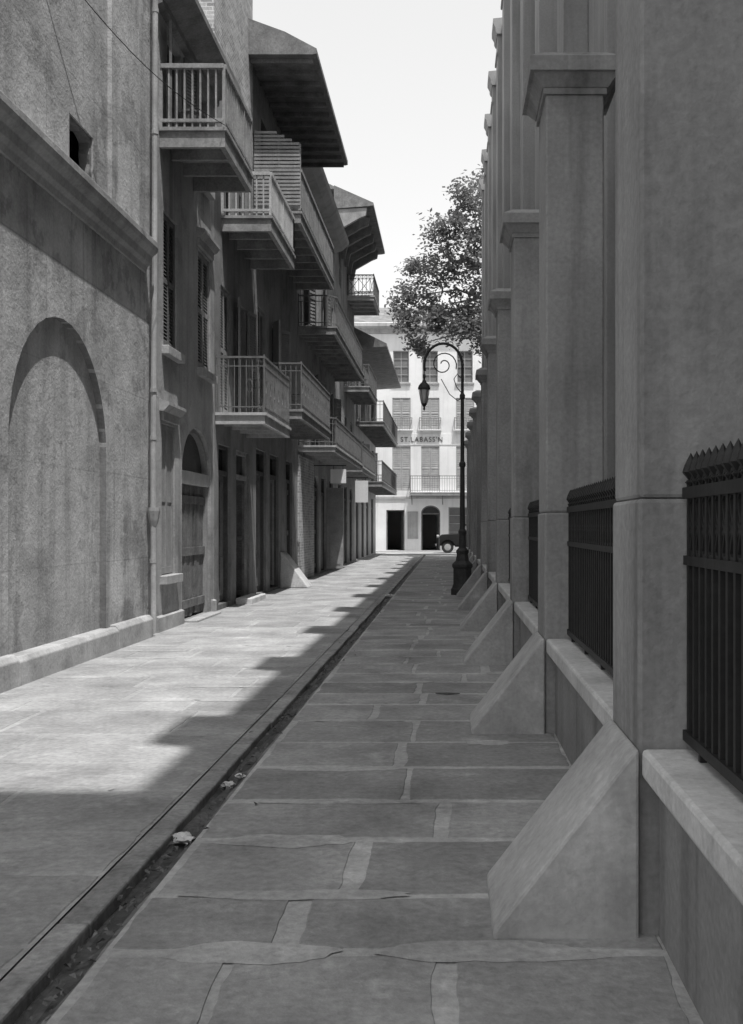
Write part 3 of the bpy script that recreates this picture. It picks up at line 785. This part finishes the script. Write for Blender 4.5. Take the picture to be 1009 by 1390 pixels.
# ------------------------------------------------------------------ far building across the street
YF = 68.
FF = Frame((0, YF, 0), (1, 0, 0), (0, -1, 0))
far = thing('street_building', 'white painted building across the street with shuttered doors and a sign in capitals', 'building', (0, YF+4, 0))
ox = [-9.5, -6.6, -3.75, -1.85, .45, 2.9, 5.4]
gops = [(-4.15, -2.95, .05, 2.7, 0), (-1.85, -.6, .05, 3.0, .5), (-6.9, -5.7, .05, 2.9, .45), (-.05, 1.9, .7, 2.9, 0), (2.6, 4.4, .7, 2.9, 0)]
o2 = [(x, x+1.2, 4.0, 6.9, 0) for x in ox]
o3 = [(x, x+1.2, 8.05, 10.1, 0) for x in ox]
o4 = [(x+.05, x+1.1, 11.1, 13.2, 0) for x in ox]
mb = MB(); facade(mb, FF, -11, 8, -.1, 14.9, gops+o2+o3+o4, D=9); mb.build('wall', M['plW'], far)
door(far, FF, gops[0], 'leaf', 'woodd', transom=False, fm='doorm'); door(far, FF, gops[1], 'leaf', 'woodd', fm='doorm', bars=False); door(far, FF, gops[2], 'panel')
window(far, FF, gops[3], 'sash', lod=0, gm='glassl', fm='shutf'); window(far, FF, gops[4], 'sash', lod=0, gm='glassl', fm='shutf')
for i, o in enumerate(o2): window(far, FF, o, 'shut', 'shutf', sill=False, lod=0)
for i, o in enumerate(o3): window(far, FF, o, 'shut', 'shutf', sill=False, lod=0)
for i, o in enumerate(o4): window(far, FF, o, 'sash', lod=0, gm='glassl', fm='shutf')
MB().prof(FF, [(-.02, 14.3), (.1, 14.35), (.15, 14.6), (.45, 14.75), (.45, 14.95), (-.02, 15.1)], -11.05, 8.05).build('cornice', M['plD'], far)
MB().prof(FF, [(0, 15.11), (-4.5, 17), (-9, 15.11)], -11, 8).build('roof', M['tile'], far)
MB().prof(FF, [(.003, 3.45), (.08, 3.45), (.08, 3.6), (.003, 3.62)], -11, 8).build('string_course', M['plD'], far)
MB().fbox(FF, -4.4, 5.2, 7.0, 7.72, .003, .03).build('sign_band', M['plW'], far)
balcony(far, FF, -2.6, 7.8, 1.1, 3.85, 4.9, 'iron2', 'iron2', 'woodl', thick=.2, brk=6)
for o in o3[2:6]:
    pth = [(o[0]-.1, .02), (o[0]-.1, .25), (o[1]+.1, .25), (o[1]+.1, .02)]
    d = MB().fbox(FF, o[0]-.14, o[1]+.14, 7.93, 7.98, .004, .28); bb = d.build('balconette', M['plW'], far)
    railing(FF, pth, 7.98, 8.75, 'iron2').build('railing', M['iron2'], bb)
cu = bpy.data.curves.new('lettering', 'FONT'); cu.body = "ST.LABASS'N"; cu.size = .46; cu.extrude = .012; cu.space_character = 1.2
to = bpy.data.objects.new('tmp', cu); col.objects.link(to)
bpy.context.view_layer.update()
me = bpy.data.meshes.new_from_object(to.evaluated_get(bpy.context.evaluated_depsgraph_get()))
bpy.data.objects.remove(to)
x0 = min(v.co.x for v in me.vertices); x1 = max(v.co.x for v in me.vertices)
kx = 2.75/(x1-x0)
for v in me.vertices:
    x, y, z = v.co
    v.co = ((x-x0)*kx-3.2, -.05-z, y)
me.materials.clear(); me.materials.append(M['letter'])
lt = bpy.data.objects.new('lettering', me); col.objects.link(lt); lt.parent = far; lt.location = V((0, YF, 7.2))-far.location
MB().fbox(FF, -2.75, -2.05, .8, 2.6, .003, .04).build('notice_board', M['plD'], far)

# ------------------------------------------------------------------ parked vintage car
cxx, cy = 1.15, 64.4
car = thing('parked_car', 'dark vintage car parked before the white building, partly hidden by the lamp', 'car', (cxx, cy, -.03))
FC = Frame((0, cy, -.03), (1, 0, 0), (0, -1, 0))
def side(poly, hw): 
    mb = MB(); n = len(poly)
    pts = [(x+cxx, cy-hw, z-.03) for x, z in poly]+[(x+cxx, cy+hw, z-.03) for x, z in poly]
    return mb.add(pts, [tuple(range(n)), tuple(range(2*n-1, n-1, -1))]+[(i, (i+1) % n, n+(i+1) % n, n+i) for i in range(n)])
side([(-1.75, .45), (-1.75, 1.05), (-1.6, 1.15), (-.55, 1.2), (-.5, 1.25), (1.6, 1.25), (1.8, .95), (1.8, .45)], .55).build('body', M['car'], car, bevel=.04)
cab = side([(-.5, 1.252), (-.38, 1.75), (-.25, 1.82), (1.35, 1.82), (1.55, 1.7), (1.6, 1.252)], .57).build('cabin', M['car'], car, bevel=.04)
for a, b in ((-.28, .35), (.45, 1.2)):
    MB().fbox(FC, cxx+a, cxx+b, 1.32, 1.68, .572, .58).build('pane', M['glassl'], cab)
for x in (-1.25, 1.15):
    for sy in (-1, 1):
        y = cy+sy*.66
        wl = MB().lathe([(.2, -.06), (.3, -.07), (.36, -.04), (.37, 0), (.36, .04), (.3, .07), (.2, .06)], (cxx+x, y, .34), 20, 1).build('wheel', M['tyre'], car)
        MB().lathe([(.05, -.075), (.21, -.06), (.21, .06), (.05, .075)], (cxx+x, y, .34), 14, 1).build('rim', M['metalp'], wl)
        f = MB(); pr_ = [(cxx+x+.47*math.cos(R(a)), .34+.47*math.sin(R(a))) for a in range(-5, 186, 14)]
        for (a, b), (c, d) in zip(pr_, pr_[1:]):
            f.add([(a, y-.13, b), (c, y-.13, d), (c, y+.13, d), (a, y+.13, b), (a, y-.13, b+.03), (c, y-.13, d+.03), (c, y+.13, d+.03), (a, y+.13, b+.03)], MB.BF)
        f.build('fender', M['car'], car)
for sy in (-1, 1):
    MB().lathe([(.0, .1), (.08, .06), (.1, -.04), (.1, -.07), (0, -.075)], (cxx-1.85, cy+sy*.45, 1.0), 12, 0).build('headlight', M['metalp'], car)
    MB().box(cxx-.8, cxx+.7, cy+sy*.72-.13, cy+sy*.72+.13, .36, .4).build('running_board', M['car'], car)
MB().box(cxx-2.0, cxx-1.95, cy-.75, cy+.75, .42, .52).build('bumper', M['metalp'], car)

# ------------------------------------------------------------------ tree
tx, ty = 3.2, 55.5
T = thing('leafy_tree', 'large leafy street tree overhanging the far end of the alley', 'tree', (tx, ty, 0))
tk = MB()
tk.tube([(tx, ty, -.16), (tx+.05, ty, 2), (tx-.05, ty, 5), (tx-.15, ty, 8), (tx, ty, 11), (tx+.1, ty, 15), (tx-.4, ty, 18.5)], [.5, .38, .34, .29, .22, .13, .04], 10)
cl = [(2.0, 20.3, .9), (1.1, 18.8, 1.0), (2.3, 18.6, 1.5), (-.3, 17.2, 1.1), (1.2, 16.8, 1.5), (-1.6, 15.8, 1.0), (0, 15.3, 1.4), (1.8, 14.9, 1.7),
      (-2.2, 14.1, 1.0), (-.7, 13.7, 1.35), (1.2, 13.1, 1.5), (-2.1, 12.6, .85), (-.6, 12.4, .95), (.9, 12.1, .95), (2.3, 11.6, 1.1), (-1.6, 11.6, .6), (4.4, 18.2, 1.7), (4.8, 15.2, 1.9), (4.6, 12.2, 1.9), (6.2, 16.2, 1.6), (6.4, 13, 1.7), (3.2, 20.9, .8)]
lf = MB()
for (x, z, r) in cl:
    yc = ty+random.uniform(-1.6, 1.6); zb = max(11.3, z-.8)
    mid = V(((x+tx)/2, (yc+ty)/2, (z+zb)/2+.7))
    tk.tube([(tx-.05, ty, zb), mid, (x, yc, z)], [.09, .05, .015], 6)
    for s_ in range(int(13*r*r)+9):
        d = V((random.gauss(0, 1), random.gauss(0, 1), random.gauss(0, 1))).normalized()*r*random.uniform(.3, 1.25)
        c = V((x, yc, z))+V((d.x, d.y, d.z*.85)); rr = random.uniform(.24, .5)
        if random.random() < .35: tk.tube([(x, yc, z), c], [.016, .006], 4, False)
        for q in range(random.randint(18, 38)):
            p = c+V((random.gauss(0, 1), random.gauss(0, 1), random.gauss(0, .8)))*rr*.68
            a = V((random.gauss(0, 1), random.gauss(0, 1), random.gauss(0, .6))).normalized(); b = a.orthogonal().normalized()
            b = (b+V((random.gauss(0, .5), random.gauss(0, .5), random.gauss(0, .5)))).normalized()
            l = random.uniform(.08, .16); w_ = l*.62
            lf.quad(p-a*l, p+b*w_-a*l*.1, p+a*l, p-b*w_-a*l*.1)
tk.build('trunk', M['bark'], T, smooth=True)
lf.build('crown', M['leaf'], T)

# ------------------------------------------------------------------ light, sky, camera
S = V((.2, -.28, 1.)); 
el = math.asin(1/S.length); rot = math.atan2(S.x, S.y)
w = bpy.data.worlds.new('World'); sc.world = w; w.use_nodes = True
nt = w.node_tree; bg = nt.nodes['Background']
sky = nt.nodes.new('ShaderNodeTexSky'); sky.sky_type = 'NISHITA'; sky.sun_disc = False
sky.sun_elevation = el; sky.sun_rotation = rot; sky.dust_density = 2.5; sky.air_density = 1.
bw = nt.nodes.new('ShaderNodeRGBToBW'); nt.links.new(sky.outputs[0], bw.inputs[0])
tc = nt.nodes.new('ShaderNodeTexCoord'); sx = nt.nodes.new('ShaderNodeSeparateXYZ'); nt.links.new(tc.outputs['Generated'], sx.inputs[0])
mr = nt.nodes.new('ShaderNodeMapRange'); mr.interpolation_type = 'SMOOTHSTEP'; nt.links.new(sx.outputs[2], mr.inputs[0])
for i, q in enumerate((.2, .85, 4.0, 3.6)): mr.inputs[i+1].default_value = q       # thin bright haze
ad = nt.nodes.new('ShaderNodeMath'); ad.operation = 'ADD'; nt.links.new(bw.outputs[0], ad.inputs[0]); nt.links.new(mr.outputs[0], ad.inputs[1])
nt.links.new(ad.outputs[0], bg.inputs['Color'])
bg.inputs['Strength'].default_value = .15
sd = bpy.data.lights.new('sun', 'SUN'); sd.energy = 4.8; sd.angle = R(.5); sd.color = (1, .99, .98)
so = bpy.data.objects.new('sun', sd); col.objects.link(so); so.rotation_euler = S.to_track_quat('Z', 'Y').to_euler(); so.location = (10, -10, 40)
cd = bpy.data.cameras.new('camera'); cam = bpy.data.objects.new('camera', cd); col.objects.link(cam); sc.camera = cam
cam.location = (0, 0, 1.6); cam.rotation_euler = (R(90), 0, 0)
cd.sensor_fit = 'VERTICAL'; cd.sensor_height = 24; cd.lens = 24*1400/1390
cd.shift_x = -105.5/1390; cd.shift_y = 20/1390; cd.clip_end = 1500; cd.clip_start = .05
sc.view_settings.view_transform = 'Standard'; sc.view_settings.look = 'None'; sc.view_settings.exposure = 0
